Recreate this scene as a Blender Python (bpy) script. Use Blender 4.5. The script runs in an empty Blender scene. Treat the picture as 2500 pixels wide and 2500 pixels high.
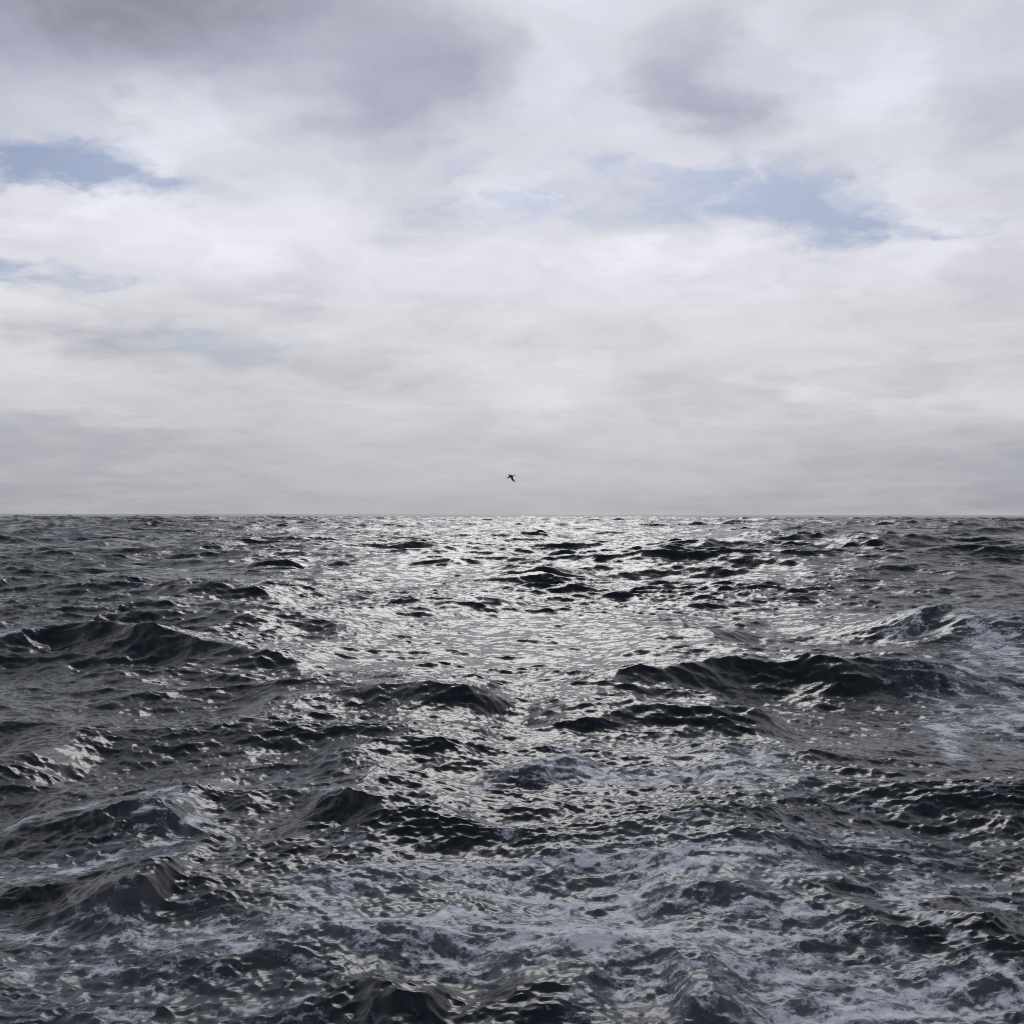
import bpy, math, random
import numpy as np
from mathutils import Vector, Matrix

C = bpy.context.scene
col = C.collection
rng = np.random.default_rng(11)

# ------------------------------------------------------------------ camera
CAM_H = 8.0                       # deck height above mean sea level
FOV = math.radians(50.0)
cam_d = bpy.data.cameras.new('camera')
cam_d.sensor_width = 36.0
cam_d.lens = 18.0 / math.tan(FOV / 2)
cam_d.clip_start = 0.1
cam_d.clip_end = 120000.0
cam = bpy.data.objects.new('camera', cam_d)
col.objects.link(cam)
cam.location = (0, 0, CAM_H)
cam.rotation_euler = (Matrix.Rotation(math.radians(90.12), 3, 'X') @ Matrix.Rotation(math.radians(0.09), 3, 'Z')).to_euler()
C.camera = cam

# ------------------------------------------------------------------ light
SUN_EL, SUN_AZ = math.radians(36.0), math.radians(0.5)   # azimuth from +Y towards +X
sun_d = bpy.data.lights.new('sun', 'SUN')
sun_d.energy = 0.7
sun_d.angle = math.radians(24.0)
sun_d.color = (1.0, 0.985, 0.955)
sun = bpy.data.objects.new('sun', sun_d)
col.objects.link(sun)
sdir = Vector((math.sin(SUN_AZ) * math.cos(SUN_EL), math.cos(SUN_AZ) * math.cos(SUN_EL), math.sin(SUN_EL)))
sun.rotation_euler = sdir.to_track_quat('Z', 'Y').to_euler()
sun.location = (0, 0, 60)

C.view_settings.view_transform = 'Standard'
C.view_settings.look = 'None'
C.view_settings.exposure = 0.0
C.view_settings.gamma = 1.0
C.view_settings.use_curve_mapping = False
C.cycles.use_denoising = False
C.cycles.filter_width = 1.0
C.cycles.max_bounces = 6
C.cycles.sample_clamp_indirect = 4.0


# ------------------------------------------------------------------ node helper
class NT:
    def __init__(s, tree):
        s.t = tree
        s.t.nodes.clear()

    def n(s, typ, **kw):
        nd = s.t.nodes.new(typ)
        for k, v in kw.items():
            setattr(nd, k, v)
        return nd

    def put(s, sock, v):
        if isinstance(v, bpy.types.NodeSocket):
            s.t.links.new(v, sock)
        elif v is not None:
            sock.default_value = v

    def m(s, op, a, b=None, c=None, clamp=False):
        nd = s.n('ShaderNodeMath', operation=op)
        nd.use_clamp = clamp
        s.put(nd.inputs[0], a)
        s.put(nd.inputs[1], b)
        s.put(nd.inputs[2], c)
        return nd.outputs[0]

    def vm(s, op, a, b=None, scale=None):
        nd = s.n('ShaderNodeVectorMath', operation=op)
        s.put(nd.inputs[0], a)
        s.put(nd.inputs[1], b)
        if scale is not None:
            s.put(nd.inputs['Scale'], scale)
        return nd.outputs['Value'] if op in ('DOT_PRODUCT', 'LENGTH') else nd.outputs[0]

    def sep(s, v):
        nd = s.n('ShaderNodeSeparateXYZ')
        s.put(nd.inputs[0], v)
        return nd.outputs

    def comb(s, x, y, z):
        nd = s.n('ShaderNodeCombineXYZ')
        for i, v in enumerate((x, y, z)):
            s.put(nd.inputs[i], v)
        return nd.outputs[0]

    def noise(s, vec, scale, detail=4, rough=0.5, dist=0.0, out=0):
        nd = s.n('ShaderNodeTexNoise')
        s.put(nd.inputs['Vector'], vec)
        nd.inputs['Scale'].default_value = scale
        nd.inputs['Detail'].default_value = detail
        nd.inputs['Roughness'].default_value = rough
        nd.inputs['Distortion'].default_value = dist
        return nd.outputs[out]

    def sstep(s, v, lo, hi, a=0.0, b=1.0):
        nd = s.n('ShaderNodeMapRange', interpolation_type='SMOOTHSTEP')
        s.put(nd.inputs[0], v)
        for i, x in enumerate((lo, hi, a, b)):
            nd.inputs[i + 1].default_value = x
        return nd.outputs[0]

    def mix(s, f, a, b):
        nd = s.n('ShaderNodeMix', data_type='RGBA')
        s.put(nd.inputs[0], f)
        for i, v in ((6, a), (7, b)):
            if isinstance(v, tuple) and len(v) == 3:
                v = v + (1.0,)
            s.put(nd.inputs[i], v)
        return nd.outputs[2]

    def ramp(s, f, stops, interp='B_SPLINE'):
        nd = s.n('ShaderNodeValToRGB')
        s.put(nd.inputs[0], f)
        cr = nd.color_ramp
        cr.interpolation = interp
        while len(cr.elements) < len(stops):
            cr.elements.new(0.5)
        for e, (p, c) in zip(cr.elements, stops):
            e.position = p
            e.color = tuple(c) + (1.0,)
        return nd.outputs[0]


def lin(r, g, b):
    f = lambda v: (v / 255 / 12.92) if v / 255 <= 0.04045 else ((v / 255 + 0.055) / 1.055) ** 2.4
    return (f(r), f(g), f(b))


# ------------------------------------------------------------------ sky
# bearings of the cloud features, read off the photograph (1932 px wide, horizon row 972, focal 2072 px)
F_PX, CX, HY = 966 / math.tan(FOV / 2), 966.0, 972.0


def bearing(X, Y):
    x, z = (X - CX) / F_PX, (HY - Y) / F_PX
    return math.degrees(math.atan2(x, 1)), math.degrees(math.atan2(z, math.hypot(x, 1)))


SKY = 0.1
world = bpy.data.worlds.new('World')
C.world = world
world.use_nodes = True
W = NT(world.node_tree)
tc = W.n('ShaderNodeTexCoord').outputs['Generated']
d = W.vm('NORMALIZE', tc)
dx, dy, dz = W.sep(d)[:3]
AZ = W.m('MULTIPLY', W.m('ARCTAN2', dx, dy), 57.29578)
EL = W.m('MULTIPLY', W.m('ARCSINE', dz), 57.29578)
den = W.m('ADD', W.m('MAXIMUM', dz, 0.0), 0.16)
q = W.comb(W.m('DIVIDE', dx, den), W.m('DIVIDE', dy, den), 0.0)       # the cloud deck seen in perspective
warp = W.vm('SUBTRACT', W.noise(q, 1.6, 6, 0.6, out=1), (0.5, 0.5, 0.5))
warp2 = W.vm('SUBTRACT', W.noise(q, 5.0, 6, 0.52, out=1), (0.5, 0.5, 0.5))
wv = W.vm('ADD', W.vm('SCALE', warp, scale=9.0), W.vm('SCALE', warp2, scale=5.5))
wx, wy = W.sep(wv)[:2]
AZw = W.m('ADD', AZ, W.m('MULTIPLY', wx, 1.4))
ELw = W.m('ADD', EL, W.m('MULTIPLY', wy, 0.6))


def blob(X, Y, RX, RY, rot=0.0, amp=1.0, p=2.0):
    a, e = bearing(X, Y)
    ra, re = math.degrees(RX / F_PX), math.degrees(RY / F_PX)
    u = W.m('SUBTRACT', AZw, a)
    v = W.m('SUBTRACT', ELw, e)
    c, sn = math.cos(math.radians(rot)), math.sin(math.radians(rot))
    if rot:
        uu = W.m('ADD', W.m('MULTIPLY', u, c), W.m('MULTIPLY', v, sn))
        vv = W.m('SUBTRACT', W.m('MULTIPLY', v, c), W.m('MULTIPLY', u, sn))
    else:
        uu, vv = u, v
    uu = W.m('MULTIPLY', uu, 1 / ra)
    vv = W.m('MULTIPLY', vv, 1 / re)
    r2 = W.m('ADD', W.m('MULTIPLY', uu, uu), W.m('MULTIPLY', vv, vv))
    if p != 2.0:
        r2 = W.m('POWER', r2, p / 2)
    return W.m('MULTIPLY', W.m('EXPONENT', W.m('MULTIPLY', r2, -1.0)), amp)


def total(items):
    acc = None
    for it in items:
        b = blob(*it)
        acc = b if acc is None else W.m('ADD', acc, b)
    return acc


# overall brightness of the cloud deck by elevation (0..90 degrees)
f_el = W.m('DIVIDE', EL, 90.0, clamp=True)
deck = W.ramp(f_el, [(0.0, lin(182, 181, 186)), (0.0275, lin(196, 196, 200)), (0.075, lin(212, 212, 216)),
                     (0.15, lin(218, 219, 227)), (0.23, lin(213, 215, 226)), (0.30, lin(206, 208, 218)), (0.45, lin(190, 193, 204)),
                     (0.60, lin(132, 138, 154)), (1.0, lin(94, 101, 120))], 'EASE')
# darker cloud bases and brighter tops: (X, Y, RX, RY, rot, amount)
tone = total([
    (180, -20, 440, 130, 0, -0.52), (620, 50, 330, 100, 0, -0.16), (830, 110, 230, 90, 20, -0.20), (700, 195, 150, 60, 20, -0.09), (0, 180, 220, 120, 0, -0.08),
    (1300, 60, 70, 80, 25, -0.20), (1350, 170, 80, 80, 25, -0.24), (1230, 190, 110, 90, 0, -0.07), (1560, 290, 170, 40, 6, -0.08),
    (1070, 80, 110, 110, 0, 0.07), (1700, 150, 220, 110, 0, 0.08), (330, 200, 200, 90, 10, 0.06), (1120, 250, 200, 60, 0, 0.07),
    (420, 420, 330, 50, -4, 0.12), (120, 400, 180, 24, 0, 0.10), (1150, 500, 260, 20, 0, 0.10), (1350, 520, 420, 45, 5, 0.07), (1050, 640, 300, 90, 0, 0.05),
    (300, 640, 330, 40, 0, -0.13), (500, 590, 160, 50, 0, -0.05), (100, 700, 200, 60, 0, -0.08), (640, 690, 200, 20, 0, -0.05),
    (1800, 680, 180, 40, 4, -0.16), (1900, 560, 160, 60, 0, -0.10), (1650, 735, 140, 14, 0, -0.06), (1240, 805, 70, 7, 0, -0.07),
    (1932, 60, 90, 200, 0, -0.10), (1950, 890, 380, 100, 0, -0.20), (60, 880, 460, 90, 0, -0.20), (230, 790, 260, 12, 0, 0.07),
    (700, 760, 200, 12, 2, 0.05), (1500, 775, 420, 16, 2, 0.05), (1000, 800, 420, 60, 0, 0.04), (820, 440, 160, 60, 0, -0.04),
])
n1 = W.m('SUBTRACT', W.noise(q, 1.3, 8, 0.5, 0.3), 0.5)
n2 = W.m('SUBTRACT', W.noise(W.vm('ADD', q, (7.3, 2.1, 0)), 3.4, 8, 0.5, 0.3), 0.5)
# billows: heaped cloud seen from the side, finer towards the horizon
qa = W.comb(W.m('MULTIPLY', AZw, 0.075), W.m('MULTIPLY', W.m('POWER', W.m('MAXIMUM', EL, 0.0), 0.75), 0.30), 0.0)
qa = W.vm('ADD', qa, W.vm('SCALE', warp2, scale=0.22))
b1 = W.m('SUBTRACT', W.noise(qa, 1.3, 9, 0.48, 0.2), 0.5)
b2 = W.m('SUBTRACT', W.noise(W.vm('ADD', qa, (3.3, 9.1, 0)), 2.4, 7, 0.48), 0.5)
bil = W.m('SUBTRACT', W.m('ADD', W.m('MULTIPLY', b1, 0.50), W.m('MULTIPLY', b2, 0.40)), 0.0)
bil = W.m('MULTIPLY', bil, W.sstep(EL, 1.0, 9.0, 0.25, 1.0))
gain = W.m('ADD', 1.0, W.m('ADD', tone, W.m('ADD', W.m('ADD', W.m('MULTIPLY', n1, 0.25), bil), W.m('MULTIPLY', n2, 0.20))))
# the veiled sun brightens the deck around it, above the frame
ca = W.vm('DOT_PRODUCT', d, tuple(sdir))
ang = W.m('MULTIPLY', W.m('ARCCOSINE', W.m('MINIMUM', ca, 1.0)), 57.29578)
glow = W.m('EXPONENT', W.m('MULTIPLY', W.m('POWER', W.m('DIVIDE', ang, 7.5), 2.0), -1.0))
gain = W.m('ADD', gain, W.m('MULTIPLY', glow, 2.2))
tint = W.mix(W.sstep(gain, 0.60, 1.0), (0.94, 0.97, 1.06), (1.0, 1.0, 1.0))
cloud = W.vm('MULTIPLY', W.vm('SCALE', deck, scale=W.m('MAXIMUM', gain, 0.35)), tint)
# breaks where blue sky shows through
gap = total([
    (30, 300, 100, 40, 0, 0.75), (205, 350, 85, 48, 0, 0.8), (140, 310, 260, 80, 0, 0.3), (120, 330, 140, 26, 0, 0.40), (330, 345, 80, 24, 0, 0.40),
    (1490, 410, 175, 80, 0, 1.25), (1620, 425, 60, 30, 10, 0.35), (1120, 410, 380, 95, 0, 0.48), (1140, 325, 60, 34, -20, 0.40), (1290, 350, 70, 30, 0, 0.30),
    (850, 280, 70, 28, -10, 0.45), (1010, 370, 90, 40, 0, 0.2), (1790, 415, 90, 20, 0, 0.6), (70, 515, 170, 42, 0, 0.7),
    (240, 630, 180, 34, 0, 0.5), (430, 645, 180, 28, 0, 0.4), (850, 385, 80, 40, 0, 0.25),
])
n3 = W.m('SUBTRACT', W.noise(W.vm('ADD', qa, (1.7, 4.4, 0)), 5.0, 10, 0.6, 0.3), 0.5)
bank = total([(1330, 560, 460, 88, 0, 1.1), (170, 432, 260, 56, 0, 0.8), (80, 600, 220, 45, 0, 0.6), (900, 330, 60, 30, 0, 0.25), (1250, 320, 110, 22, -8, 0.35)])
gap = W.m('MAXIMUM', W.m('SUBTRACT', gap, bank), 0.0)
gapn = W.m('ADD', gap, W.m('MULTIPLY', W.m('ADD', W.m('MULTIPLY', b1, -0.5), W.m('MULTIPLY', n3, 1.7)), W.m('MULTIPLY', W.m('MINIMUM', gap, 0.5), 2.2)))
gmask = W.m('MULTIPLY', W.sstep(gapn, 0.0, 1.15), 0.82)
skyt = W.n('ShaderNodeTexSky', sky_type='NISHITA')
skyt.sun_disc = False
skyt.sun_elevation = SUN_EL
skyt.sun_rotation = SUN_AZ
skyt.altitude = 0
skyt.air_density = 1.0
skyt.dust_density = 1.0
blue = W.vm('MULTIPLY', skyt.outputs[0], (0.42, 0.47, 0.58))
cloud10 = W.vm('SCALE', cloud, scale=1 / SKY)
final = W.mix(gmask, cloud10, blue)
bg = W.n('ShaderNodeBackground')
W.put(bg.inputs[0], final)
bg.inputs[1].default_value = SKY
out = W.n('ShaderNodeOutputWorld')
W.put(out.inputs[0], bg.outputs[0])


# ------------------------------------------------------------------ sea surface
def spectrum(L, N, lmin, lmax, slope_oct, wind, spread, chop, seed):
    """one band of wind waves on an L x L tile: height, horizontal shift and its derivatives"""
    r = np.random.default_rng(seed)
    k1 = 2 * np.pi * np.fft.fftfreq(N, L / N)
    kx, ky = np.meshgrid(k1, k1, indexing='xy')
    k = np.hypot(kx, ky)
    k[0, 0] = 1
    A = slope_oct / (2 * np.pi * math.log(2))
    P = A * k ** -4.0
    th = np.arctan2(ky, kx) - wind
    D = np.abs(np.cos(th / 2)) ** (2 * spread) + 0.03
    ang = np.linspace(-np.pi, np.pi, 721)
    P = P * D / np.mean(np.abs(np.cos(ang / 2)) ** (2 * spread) + 0.03)
    P *= (k > 2 * np.pi / lmax) & (k <= 2 * np.pi / lmin)
    P *= np.exp(-(2 * np.pi / 75.0 / k) ** 4)
    dk = 2 * np.pi / L
    a = np.sqrt(P * dk * dk) * (r.normal(size=(N, N)) + 1j * r.normal(size=(N, N)))
    F = lambda z: np.real(np.fft.ifft2(z)) * N * N
    h = F(a)
    Dx, Dy = F(-1j * kx / k * a) * chop, F(-1j * ky / k * a) * chop
    Jxx, Jyy, Jxy = F(kx * kx / k * a) * chop, F(ky * ky / k * a) * chop, F(kx * ky / k * a) * chop
    s = 1.0
    # sign: crests must gather the points
    return [f.astype(np.float32) for f in (h, -s * Dx, -s * Dy, -s * Jxx, -s * Jyy, -s * Jxy)]


def sample(fields, L, N, x, y):
    u = (x / L) % 1.0 * N
    v = (y / L) % 1.0 * N
    i = np.floor(u).astype(np.int32)
    j = np.floor(v).astype(np.int32)
    fu = (u - i).astype(np.float32)
    fv = (v - j).astype(np.float32)
    i %= N
    j %= N
    i1, j1 = (i + 1) % N, (j + 1) % N
    a, b, c, e = j * N + i, j * N + i1, j1 * N + i, j1 * N + i1
    w00, w10, w01, w11 = (1 - fu) * (1 - fv), fu * (1 - fv), (1 - fu) * fv, fu * fv
    for f in fields:
        g = f.ravel()
        yield g[a] * w00 + g[b] * w10 + g[c] * w01 + g[e] * w11


def sm(v, lo, hi):
    t = np.clip((v - lo) / (hi - lo), 0, 1)
    return t * t * (3 - 2 * t)


def at(X, Y, z=0.0):
    """the sea point (height z) seen at photo pixel X, Y"""
    r = F_PX * (CAM_H - z) / (Y - HY)
    return (X - CX) / F_PX * r, r


# polar sheet round the ship: fine where waves are near, coarse to the horizon and behind
rad = [0.3, 1.0, 2.0, 3.0, 4.0]
r = 4.0
while r < 40000:
    ratio = 0.0022 + 0.0011 * min(1, max(0, (math.log(r) - math.log(30)) / (math.log(250) - math.log(30))))
    if r < 12:
        ratio = 0.012
    if r > 2500:
        ratio = 0.006
    if r > 9000:
        ratio = 0.02
    r *= 1 + ratio
    rad.append(r)
rad = np.array(rad)
az_f = np.radians(np.arange(-33.0, 33.0001, 0.045))
az_c = np.radians(np.concatenate([np.arange(33.3, 60, 0.6), np.arange(60, 300, 3.0), np.arange(300, 326.9, 0.6)]))
az = np.concatenate([az_f, az_c])
NR, NA = len(rad), len(az)
daz = np.diff(np.concatenate([az, [az[0] + 2 * np.pi]]))
dr = np.diff(np.concatenate([rad, [rad[-1] * 1.02]]))
RR, AA = np.meshgrid(rad, az, indexing='ij')
X0 = (RR * np.sin(AA)).ravel()
Y0 = (RR * np.cos(AA)).ravel()
spacing = np.maximum(np.repeat(dr, NA), (rad[:, None] * daz[None, :]).ravel())
RR = RR.ravel()
n_v = X0.size

WIND = math.radians(-97.0)          # waves run towards the ship and a little to the left
bands = [  # tile, N, shortest, longest, slope variance per octave, spread, chop, tile turn
    (523.0, 512, 12.0, 600.0, 0.0095, 7, 1.1, 0.0),
    (131.0, 512, 3.4, 12.0, 0.0200, 14, 0.95, 0.20),
    (41.0, 512, 1.2, 3.4, 0.0200, 11, 0.95, -0.25),
    (13.7, 512, 0.4, 1.2, 0.0340, 8, 0.70, 0.30),
    (5.3, 512, 0.14, 0.4, 0.0320, 5, 0.45, -0.35),
]
Z = np.zeros(n_v, np.float32)
DX = np.zeros(n_v, np.float32)
DY = np.zeros(n_v, np.float32)
J = [np.zeros(n_v, np.float32) for _ in range(3)]
lost = np.zeros(n_v, np.float32)
# gusts: patches of rougher and calmer chop
g1 = spectrum(160.0, 128, 18.0, 90.0, 0.004, 0, 0, 1.0, 5)[0]
g1 = g1 / g1.std()
gust = np.clip(1.0 + 0.22 * next(sample([g1], 160.0, 128, X0 * 0.8 + 31, Y0 * 0.8)), 0.72, 1.7)
near = 1 - sm(RR, 70.0, 190.0)
for bi, (L, N, lo, hi, s2, spread, chop, turn) in enumerate(bands):
    f = spectrum(L, N, lo, hi, s2, WIND - turn, spread, chop, 100 + bi * 7)
    c, s = math.cos(turn), math.sin(turn)
    xs, ys = c * X0 + s * Y0, -s * X0 + c * Y0
    w = (1 - sm(spacing, 0.35 * math.sqrt(lo * min(hi, 60)), 1.1 * math.sqrt(lo * min(hi, 60)))).astype(np.float32)
    if bi == 0:
        w = w * (1 - 0.62 * near) * (1 + 0.6 * sm(RR, 300, 1500))
    else:
        w = w * gust * (1 - 0.35 * near if bi == 1 else 1 - 0.32 * (1 - sm(RR, 28.0, 60.0)) if bi in (2, 3) else 1)
        lost += (1 - np.minimum(w, 1)) * s2 * math.log2(hi / lo)
    h, ddx, ddy, jx, jy, jxy = sample(f, L, N, xs, ys)
    Z += w * h
    DX += w * (c * ddx - s * ddy)
    DY += w * (s * ddx + c * ddy)
    J[0] += w * jx
    J[1] += w * jy
    J[2] += w * jxy
    if bi == 2:
        fine = (w * h).copy()
    if bi == 3:
        fine += 1.3 * w * h
    if bi == 1:
        mid = (w * h).copy()
        XS, YS = X0 + 0.6 * DX, Y0 + 0.7 * DY          # where the larger waves have carried each point
    del h, ddx, ddy, jx, jy, jxy
jac = (1 + J[0]) * (1 + J[1]) - J[2] ** 2
del J

# the crests one can tell apart: (points X, Y, crest height), steep front width, back width
crests = [
    ([(-160, 1205, 1.5), (0, 1195, 1.7), (150, 1178, 1.9), (290, 1182, 2.0), (370, 1206, 1.7), (480, 1234, 1.1), (640, 1262, 0.3), (760, 1280, 0.0)], 3.0, 7.0),
    ([(60, 1185, 0.4), (150, 1160, 1.5), (240, 1122, 2.2), (400, 1140, 1.6), (520, 1150, 1.5), (660, 1172, 1.0), (800, 1195, 0.2)], 4.5, 10.0),
    ([(260, 1120, 0.5), (380, 1106, 1.6), (470, 1112, 1.6), (600, 1150, 0.3)], 5.0, 9.0),
    ([(960, 1305, 0.1), (1100, 1285, 0.7), (1250, 1262, 1.0), (1400, 1230, 1.35), (1470, 1222, 1.5), (1560, 1234, 1.45), (1660, 1230, 1.5), (1760, 1242, 1.3), (1880, 1262, 0.7), (2000, 1280, 0.2)], 2.2, 6.0),
    ([(1480, 1190, 0.3), (1620, 1170, 1.1), (1720, 1152, 1.9), (1800, 1142, 2.35), (1880, 1146, 2.3), (1990, 1158, 2.0), (2100, 1180, 0.5)], 4.2, 9.0),
    ([(400, 1352, 0.1), (480, 1336, 0.6), (600, 1330, 0.8), (740, 1318, 1.0), (860, 1326, 1.0), (940, 1332, 0.8), (1010, 1350, 0.1)], 2.2, 5.0),
    ([(950, 1375, 0.2), (1080, 1350, 0.8), (1200, 1336, 0.9), (1300, 1346, 0.8), (1400, 1334, 0.9), (1450, 1336, 0.9), (1530, 1366, 0.1)], 2.0, 4.5),
    ([(480, 1592, 0.0), (550, 1570, 0.35), (600, 1538, 0.65), (645, 1522, 0.8), (700, 1540, 0.7), (760, 1548, 0.62), (805, 1548, 0.62), (860, 1580, 0.35), (960, 1620, 0.0)], 1.0, 1.9),
    ([(860, 1512, 0.0), (970, 1484, 0.28), (1040, 1466, 0.42), (1085, 1464, 0.42), (1130, 1484, 0.15), (1200, 1500, 0.0)], 0.7, 1.3),
    ([(1130, 1730, 0.0), (1230, 1700, 0.35), (1330, 1668, 0.62), (1410, 1664, 0.65), (1470, 1690, 0.4), (1560, 1700, 0.5), (1640, 1700, 0.55), (1700, 1730, 0.3), (1800, 1740, 0.5), (1900, 1752, 0.55), (2020, 1780, 0.1)], 0.8, 1.6),
    ([(60, 1730, 0.0), (150, 1700, 0.4), (230, 1672, 0.7), (262, 1676, 0.66), (320, 1735, 0.1)], 0.9, 2.0),
    ([(-60, 1560, 0.2), (100, 1545, 0.4), (250, 1530, 0.55), (330, 1524, 0.6), (400, 1556, 0.1)], 1.2, 2.5),
    ([(660, 1895, 0.05), (740, 1880, 0.35), (800, 1885, 0.3), (860, 1905, 0.0)], 0.5, 1.0),
    ([(880, 1880, 0.0), (980, 1858, 0.26), (1080, 1866, 0.26), (1190, 1890, 0.0)], 0.7, 1.2),
    ([(1240, 1895, 0.0), (1310, 1862, 0.4), (1350, 1856, 0.45), (1440, 1900, 0.1), (1540, 1920, 0.0)], 0.6, 1.2),
    ([(1260, 1600, 0.0), (1330, 1612, 0.2), (1420, 1630, 0.25), (1520, 1652, 0.2), (1580, 1660, 0.0)], 0.5, 2.0),
    ([(1290, 1500, 0.0), (1350, 1486, 0.3), (1400, 1474, 0.4), (1450, 1492, 0.1)], 1.2, 2.0),
    ([(-100, 1460, 0.3), (0, 1440, 0.6), (60, 1430, 0.7), (150, 1470, 0.1)], 1.4, 3.0),
    ([(520, 1480, 0.0), (640, 1460, 0.3), (760, 1430, 0.5), (900, 1450, 0.2), (980, 1470, 0.0)], 1.5, 3.5),
    ([(1360, 1022, 0.4), (1500, 1010, 1.9), (1580, 1018, 1.3), (1720, 1032, 0.3)], 20.0, 34.0),
    ([(1600, 1040, 0.4), (1760, 1008, 1.5), (1850, 1012, 1.1), (1960, 1020, 0.6)], 16.0, 26.0),
    ([(820, 1098, 0.4), (980, 1072, 1.6), (1080, 1062, 1.8), (1180, 1086, 0.5)], 7.0, 12.0),
    ([(540, 1162, 0.2), (740, 1140, 0.8), (890, 1128, 0.9), (1080, 1142, 0.2)], 5.0, 9.0),
    ([(1100, 1262, 0.0), (1250, 1200, 0.6), (1340, 1196, 0.7), (1460, 1215, 0.0)], 3.0, 7.0),
]
fine = np.roll(fine.reshape(NR, NA), 40, axis=0)
nf = len(az_f)
fine[:, :nf] = fine[:, :nf][:, ::-1] * np.clip((np.radians(33) - np.abs(az_f)) / 0.06, 0, 1)[None, :]
fine[:, nf:] = 0
fine = fine.ravel()      # unrelated to the ripples already there
wob = mid / max(1e-6, float(np.std(mid[RR < 120])))
for pts, wf, wb in crests:
    wf, wb = 1.2 * wf, 1.1 * wb
    P = sorted(((*at(X, Y, z), z) for X, Y, z in pts))
    px, py, pz = (np.array(v) for v in zip(*P))
    sel = np.where((XS > px[0]) & (XS < px[-1]) & (YS > py.min() - 14 * wf) & (YS < py.max() + 14 * wb))[0]
    if not len(sel):
        continue
    xs = XS[sel]
    # smooth the polyline a little
    fx = np.linspace(px[0], px[-1], 400)
    ker = np.hanning(41)
    ker /= ker.sum()
    sy = np.convolve(np.pad(np.interp(fx, px, py), 20, 'edge'), ker, 'valid')
    sz = np.convolve(np.pad(np.interp(fx, px, pz), 20, 'edge'), ker, 'valid')
    slf = np.clip(np.hypot(1, np.gradient(sy, fx)), 1, 1.7)
    slf = np.convolve(np.pad(slf, 40, 'edge'), np.ones(81) / 81, 'valid')
    edge = sm(fx, px[0], px[0] + 0.22 * (px[-1] - px[0])) * (1 - sm(fx, px[-1] - 0.22 * (px[-1] - px[0]), px[-1]))
    yc = np.interp(xs, fx, sy)
    amp = np.interp(xs, fx, sz * edge)
    slant = np.interp(xs, fx, slf)
    dd = (YS[sel] - yc) / slant + 0.12 * wf * wob[sel] + 1.1 * fine[sel]
    fr = np.exp(-(np.abs(dd) / wf) ** 1.1)
    bk = np.exp(-(np.abs(dd) / wb) ** 1.15)
    prof = np.where(dd < 0, 1.18 * fr - 0.18, bk)
    prof = np.where(dd < 0, prof + 0.18 * (1 - np.exp(-(np.abs(dd) / (2.6 * wf)) ** 3)), prof)
    Z[sel] += (amp * prof).astype(np.float32)
    DY[sel] -= (0.18 * amp * np.exp(-(dd / (0.8 * wf)) ** 2)).astype(np.float32)      # the crest leans forward

# foam cover on the water: where the chop folds over, and the patches left by broken crests
foam = np.clip((0.50 - jac) * 1.5, 0, 0.9) * (1 - sm(RR, 60, 400))
patches = [  # X, Y, RX, RY, amount
    (150, 1640, 260, 30, 0.75), (330, 1600, 120, 40, 0.6), (0, 1665, 160, 20, 0.5), (560, 1500, 130, 30, 0.55), (700, 1540, 130, 25, 0.35),
    (250, 1560, 200, 18, 0.45), (640, 1720, 200, 50, 0.75), (850, 1690, 160, 40, 0.45), (720, 1810, 420, 50, 0.75), (1050, 1790, 260, 60, 0.6),
    (100, 1830, 260, 90, 0.55), (330, 1900, 300, 50, 0.5), (1000, 1490, 160, 22, 0.55), (1180, 1505, 200, 20, 0.55), (1400, 1490, 90, 40, 0.6),
    (1460, 1470, 60, 30, 0.4), (1300, 1430, 300, 30, 0.3), (1850, 1230, 110, 110, 0.75), (1890, 1180, 90, 60, 0.5), (1810, 1340, 90, 80, 0.7), (1870, 1310, 110, 60, 0.5),
    (60, 1186, 110, 12, 0.9), (250, 1128, 30, 8, 0.7), (1400, 1700, 260, 40, 0.5), (1600, 1850, 360, 110, 0.6), (1350, 1800, 260, 80, 0.45),
    (1750, 1930, 300, 60, 0.7), (1650, 1640, 330, 50, 0.4), (1800, 1700, 200, 30, 0.5), (1200, 1650, 240, 40, 0.35), (1080, 1462, 24, 14, 0.9),
    (1500, 1650, 600, 130, 0.22), (600, 1800, 700, 140, 0.20), (1350, 1510, 500, 70, 0.22), (1700, 1420, 300, 60, 0.20), (900, 1570, 150, 20, 0.3), (1700, 1560, 250, 60, 0.28), (1120, 1880, 160, 50, 0.3), (500, 1880, 150, 60, 0.35), (1100, 1690, 200, 40, 0.4),
]
for X, Y, RXp, RYp, a in patches:
    cx, cy = at(X, Y)
    rx, ry = RXp * cy / F_PX, RYp * cy * cy / (F_PX * CAM_H)
    a *= 0.72
    e = ((XS - cx) / rx) ** 2 + ((YS - cy) / ry) ** 2
    foam = np.maximum(foam, 0) + a * np.exp(-e) * (1 - 0.5 * np.clip(foam, 0, 1))
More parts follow.
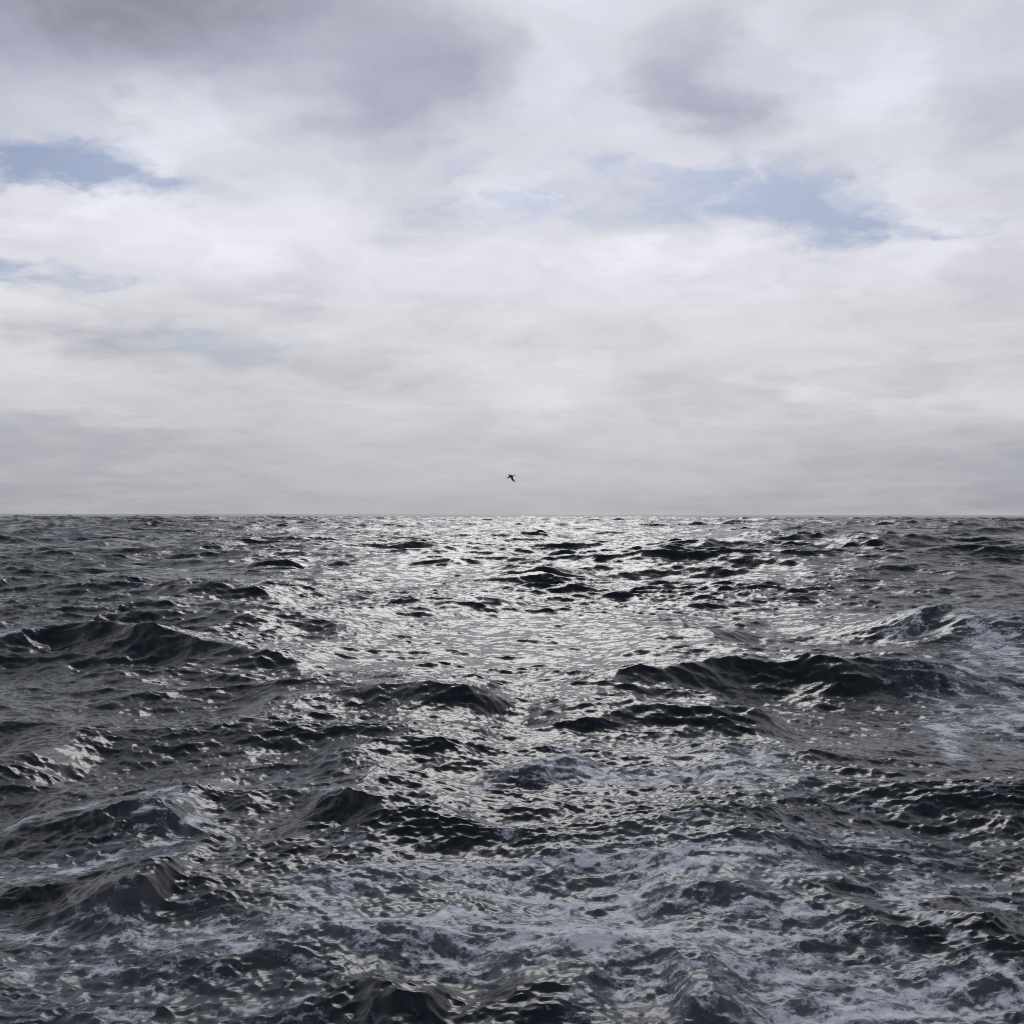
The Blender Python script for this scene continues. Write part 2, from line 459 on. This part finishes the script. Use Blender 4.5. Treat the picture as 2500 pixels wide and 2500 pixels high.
# drawn-out streaks: points X, Y, half width, amount
streaks = [
    ([(-40, 1668), (170, 1640), (330, 1602), (375, 1562)], 13, 0.95), ([(-40, 1580), (200, 1546), (310, 1532), (420, 1580), (430, 1640)], 10, 0.8),
    ([(400, 1500), (560, 1490), (640, 1475), (760, 1500)], 12, 0.7),
    ([(900, 1522), (1010, 1488), (1120, 1512), (1260, 1512), (1400, 1490), (1440, 1462)], 11, 0.85),
    ([(1040, 1458), (1095, 1470), (1120, 1490)], 12, 1.0, 0.4), ([(1180, 1430), (1330, 1410), (1440, 1420)], 8, 0.5),
    ([(330, 1850), (560, 1815), (760, 1800), (960, 1800), (1180, 1755)], 20, 0.75), ([(540, 1720), (640, 1715), (740, 1745)], 32, 0.8),
    ([(1180, 1720), (1320, 1668), (1450, 1668), (1600, 1700), (1700, 1730), (1770, 1790), (1870, 1870), (1960, 1920)], 15, 1.0),
    ([(1420, 1690), (1530, 1765), (1700, 1820), (1820, 1900)], 26, 0.9), ([(1250, 1790), (1400, 1800), (1560, 1880), (1700, 1932)], 28, 0.8),
    ([(-20, 1760), (180, 1800), (330, 1830), (280, 1890), (120, 1920)], 20, 0.75), ([(560, 1620), (700, 1650), (860, 1660), (1040, 1620)], 12, 0.5),
    ([(1700, 1740), (1830, 1722), (1960, 1760)], 12, 0.8), ([(1500, 1560), (1620, 1600), (1760, 1680)], 16, 0.45),
    ([(1775, 1150), (1850, 1200), (1800, 1260), (1780, 1320), (1810, 1370)], 20, 1.0, 1.1), ([(1850, 1170), (1930, 1230), (1900, 1300)], 24, 1.0, 1.2),
    ([(-60, 1190), (60, 1184), (140, 1178)], 8, 1.0, 1.8), ([(1560, 1228), (1660, 1226), (1760, 1238), (1800, 1290)], 5, 0.9, 1.3), ([(1690, 1160), (1790, 1136), (1900, 1150)], 9, 0.9, 2.0), ([(700, 1700), (860, 1720), (1000, 1700)], 14, 0.4),
    ([(0, 1900), (240, 1870), (420, 1910)], 14, 0.6),
]
for pts, hw, a, *zz in streaks:
    fx = np.array(pts, float)
    L = np.concatenate([[0], np.cumsum(np.hypot(*np.diff(fx, axis=0).T))])
    for t in np.arange(0, L[-1] + 1, hw * 0.9):
        X, Y = np.interp(t, L, fx[:, 0]), np.interp(t, L, fx[:, 1])
        cx, cy = at(X, Y, *zz)
        rx, ry = 1.5 * hw * cy / F_PX, hw * cy * cy / (F_PX * CAM_H)
        ia = int(np.searchsorted(rad, cy - 3 * ry - 2)) * NA
        ib = int(np.searchsorted(rad, cy + 3 * ry + 2)) * NA
        e = ((XS[ia:ib] - cx) / rx) ** 2 + ((YS[ia:ib] - cy) / ry) ** 2
        foam[ia:ib] = np.maximum(foam[ia:ib], 0.86 * a * np.exp(-e))
foam = np.clip(foam, 0, 1).astype(np.float32)

co = np.empty((n_v, 3), np.float32)
co[:, 0] = X0 + DX
co[:, 1] = Y0 + DY
co[:, 2] = Z
i = np.arange(NR - 1)[:, None] * NA
j = np.arange(NA)[None, :]
j1 = (j + 1) % NA
quads = np.stack([i + j, i + NA + j, i + NA + j1, i + j1], -1).reshape(-1, 4)[:, ::-1].astype(np.int32)
me = bpy.data.meshes.new('water')
nq = len(quads)
me.vertices.add(n_v)
me.vertices.foreach_set('co', co.ravel())
cap = np.arange(NA, dtype=np.int32)            # closes the middle under the ship
me.loops.add(nq * 4 + NA)
me.loops.foreach_set('vertex_index', np.concatenate([quads.ravel(), cap[::-1]]))
me.polygons.add(nq + 1)
me.polygons.foreach_set('loop_start', np.concatenate([np.arange(nq, dtype=np.int32) * 4, [nq * 4]]).astype(np.int32))
me.polygons.foreach_set('use_smooth', np.ones(nq + 1, bool))
me.update(calc_edges=True)
for nm, arr in (('foam', foam), ('lost', lost)):
    at_ = me.attributes.new(nm, 'FLOAT', 'POINT')
    at_.data.foreach_set('value', arr.astype(np.float32))
water = bpy.data.objects.new('water', me)
col.objects.link(water)
water['kind'] = 'structure'

# ------------------------------------------------------------------ sea material
mat = bpy.data.materials.new('sea_water')
mat.use_nodes = True
M = NT(mat.node_tree)
pos = M.n('ShaderNodeTexCoord').outputs['Object']
geo = M.n('ShaderNodeNewGeometry')


def attr(nm):
    a = M.n('ShaderNodeAttribute', attribute_name=nm)
    return a.outputs['Fac']


fo, lo_ = attr('foam'), attr('lost')
# fine ripples: small random slopes, longer across the wind than along it
flat = M.vm('MULTIPLY', pos, (0.45, 1.0, 1.0))
flat = M.vm('ADD', flat, M.vm('SCALE', M.noise(pos, 0.7, 2, out=1), scale=0.5))
r1 = M.vm('SUBTRACT', M.noise(flat, 9.0, 5, 0.75, out=1), (0.5, 0.5, 0.5))
r2 = M.vm('SUBTRACT', M.noise(flat, 1.6, 4, 0.65, out=1), (0.5, 0.5, 0.5))
amp2 = M.m('MULTIPLY', M.m('SQRT', M.m('MAXIMUM', lo_, 0.0)), 2.6)
slope = M.vm('ADD', M.vm('SCALE', r1, scale=0.46), M.vm('SCALE', r2, scale=amp2))
slope = M.vm('MULTIPLY', slope, (0.9, 1.0, 0.0))
nrm = M.vm('NORMALIZE', M.vm('ADD', geo.outputs['Normal'], slope))
# foam: drawn-out lace and streaks broken by noise
wp = M.vm('SUBTRACT', M.noise(pos, 0.55, 5, 0.6, out=1), (0.5, 0.5, 0.5))
fp = M.vm('ADD', M.vm('MULTIPLY', pos, (0.24, 1.0, 0.6)), M.vm('SCALE', wp, scale=1.2))
fb = M.noise(fp, 3.0, 10, 0.6)
fb2 = M.noise(fp, 0.45, 6, 0.6)


def ridge(n, k):
    return M.m('SUBTRACT', 1.0, M.m('MULTIPLY', M.m('ABSOLUTE', M.m('SUBTRACT', n, 0.5)), k), clamp=True)


rg = M.m('ADD', M.m('MULTIPLY', ridge(M.noise(fp, 1.3, 6, 0.6), 9.0), 0.26), M.m('MULTIPLY', ridge(M.noise(fp, 4.2, 5, 0.6), 8.0), 0.24))


def net(scale, width):
    v = M.n('ShaderNodeTexVoronoi', feature='DISTANCE_TO_EDGE')
    M.put(v.inputs['Vector'], np_)
    v.inputs['Scale'].default_value = scale
    return M.sstep(v.outputs['Distance'], 0.0, width, 1.0, 0.0)


np_ = M.vm('ADD', M.vm('MULTIPLY', pos, (0.5, 1.0, 0.6)), M.vm('SCALE', M.vm('SUBTRACT', M.noise(pos, 1.6, 5, 0.62, out=1), (0.5, 0.5, 0.5)), scale=0.9))
nets = M.m('ADD', M.m('MULTIPLY', net(1.6, 0.30), 0.26), M.m('MULTIPLY', net(4.5, 0.34), 0.16))
tex = M.m('ADD', M.m('MULTIPLY', M.m('SUBTRACT', fb, 0.5), 1.6), M.m('ADD', M.m('MULTIPLY', M.m('SUBTRACT', fb2, 0.5), 1.2), M.m('ADD', M.m('MULTIPLY', rg, 0.75), nets)))
fv = M.m('ADD', tex, M.m('SUBTRACT', M.m('MULTIPLY', M.m('MINIMUM', fo, 0.95), 0.80), 0.80))
thick = M.m('MULTIPLY', M.sstep(fv, -0.03, 0.44), 0.85)                 # torn lace
film = M.m('MULTIPLY', M.sstep(M.m('ADD', fo, M.m('MULTIPLY', M.m('SUBTRACT', fb2, 0.5), 1.8)), 0.05, 1.0), 0.32)
fmask = M.m('MULTIPLY', M.m('MAXIMUM', thick, film), M.sstep(fo, 0.02, 0.25))
aer = M.m('MULTIPLY', M.sstep(fo, 0.25, 1.0), 1.0)
wb = M.n('ShaderNodeBsdfPrincipled')
M.put(wb.inputs['Base Color'], M.mix(aer, (0.004, 0.007, 0.010), (0.014, 0.028, 0.031)))
wb.inputs['Roughness'].default_value = 0.24
wb.inputs['IOR'].default_value = 1.333
M.put(wb.inputs['Normal'], nrm)
fbs = M.n('ShaderNodeBsdfPrincipled')
M.put(fbs.inputs['Base Color'], M.mix(M.sstep(fv, -0.05, 0.65), (0.20, 0.22, 0.27), (0.65, 0.66, 0.70)))
fbs.inputs['Roughness'].default_value = 0.55
fbs.inputs['Specular IOR Level'].default_value = 0.25
fbump = M.n('ShaderNodeBump')
fbump.inputs['Strength'].default_value = 0.45
fbump.inputs['Distance'].default_value = 0.06
M.put(fbump.inputs['Height'], fv)
M.put(fbump.inputs['Normal'], nrm)
M.put(fbs.inputs['Normal'], fbump.outputs[0])
mx = M.n('ShaderNodeMixShader')
M.put(mx.inputs[0], fmask)
M.put(mx.inputs[1], wb.outputs[0])
M.put(mx.inputs[2], fbs.outputs[0])
mo = M.n('ShaderNodeOutputMaterial')
M.put(mo.inputs[0], mx.outputs[0])
me.materials.append(mat)


# ------------------------------------------------------------------ the seabird
def tube(V, Fc, pts, seg=12):
    """closed tapered tube; pts: (centre, half width vector a, half width vector b)"""
    base = len(V)
    for c, a, b in pts:
        for k in range(seg):
            t = 2 * math.pi * k / seg
            V.append(Vector(c) + Vector(a) * math.cos(t) + Vector(b) * math.sin(t))
    for s in range(len(pts) - 1):
        for k in range(seg):
            k1 = (k + 1) % seg
            Fc.append((base + s * seg + k, base + s * seg + k1, base + (s + 1) * seg + k1, base + (s + 1) * seg + k))
    Fc.append(tuple(base + k for k in reversed(range(seg))))
    Fc.append(tuple(base + (len(pts) - 1) * seg + k for k in range(seg)))


V, Fc = [], []
U = 0.00174                       # metres per zoom unit of the close-up


def bp(zx, zy, depth=0.0):
    return Vector(((zx - 920) * U, depth, (860 - zy) * U))


def along(points, thick):
    """points: (zx, zy, depth, half chord in zoom units); the chord lies across the path in the picture plane, tilted in depth"""
    ps = [bp(*p[:3]) for p in points]
    res = []
    for n, p in enumerate(points):
        t = (ps[min(n + 1, len(ps) - 1)] - ps[max(n - 1, 0)]).normalized()
        chord = t.cross(Vector((0, 1, 0)))
        chord = (chord.normalized() + 0.35 * Vector((0, 1, 0))).normalized()
        nn = t.cross(chord).normalized()
        res.append((ps[n], chord * (p[3] * 1.12 + 2) * U, nn * ((p[3] * 1.1 + 2) * U * thick)))
    return res


tube(V, Fc, along([(758, 822, -.03, 3), (778, 812, -.03, 9), (810, 806, -.02, 14), (842, 812, -.01, 22), (872, 836, 0, 40), (915, 858, 0, 50), (960, 866, .01, 40), (1005, 858, .02, 24), (1050, 836, .03, 14), (1090, 815, .04, 15), (1118, 802, .05, 12)], 0.85))
tube(V, Fc, along([(905, 872, .05, 44), (862, 892, .16, 42), (815, 908, .30, 32), (770, 928, .42, 20), (735, 955, .5, 13), (708, 978, .55, 5)], 0.16))
tube(V, Fc, along([(935, 870, -.04, 46), (962, 935, -.14, 46), (975, 1000, -.24, 48), (1020, 1060, -.33, 40), (1078, 1110, -.40, 24), (1115, 1136, -.44, 15), (1142, 1150, -.46, 5)], 0.14))
bm_ = bpy.data.meshes.new('seabird')
bm_.from_pydata([tuple(v) for v in V], [], Fc)
bm_.update()
bird = bpy.data.objects.new('seabird', bm_)
col.objects.link(bird)
rem = bird.modifiers.new('fuse', 'REMESH')
rem.mode = 'VOXEL'
rem.voxel_size = 0.007
rem.use_smooth_shade = True
DIST = 90.0
bird.location = ((1247.6 * 1932 / 2500 - CX) / F_PX * DIST, DIST, CAM_H + (HY - 1164.5 * 1932 / 2500) / F_PX * DIST)
bmat = bpy.data.materials.new('dark_plumage')
bmat.use_nodes = True
B = NT(bmat.node_tree)
bt = B.n('ShaderNodeTexCoord').outputs['Object']
bs = B.n('ShaderNodeBsdfPrincipled')
B.put(bs.inputs['Base Color'], B.mix(B.noise(bt, 18.0, 4), (0.012, 0.010, 0.008), (0.030, 0.025, 0.020)))
bs.inputs['Roughness'].default_value = 0.8
bo = B.n('ShaderNodeOutputMaterial')
B.put(bo.inputs[0], bs.outputs[0])
bm_.materials.append(bmat)
bird['label'] = 'dark seabird flying alone low over the horizon, wings bent down'
bird['category'] = 'bird'
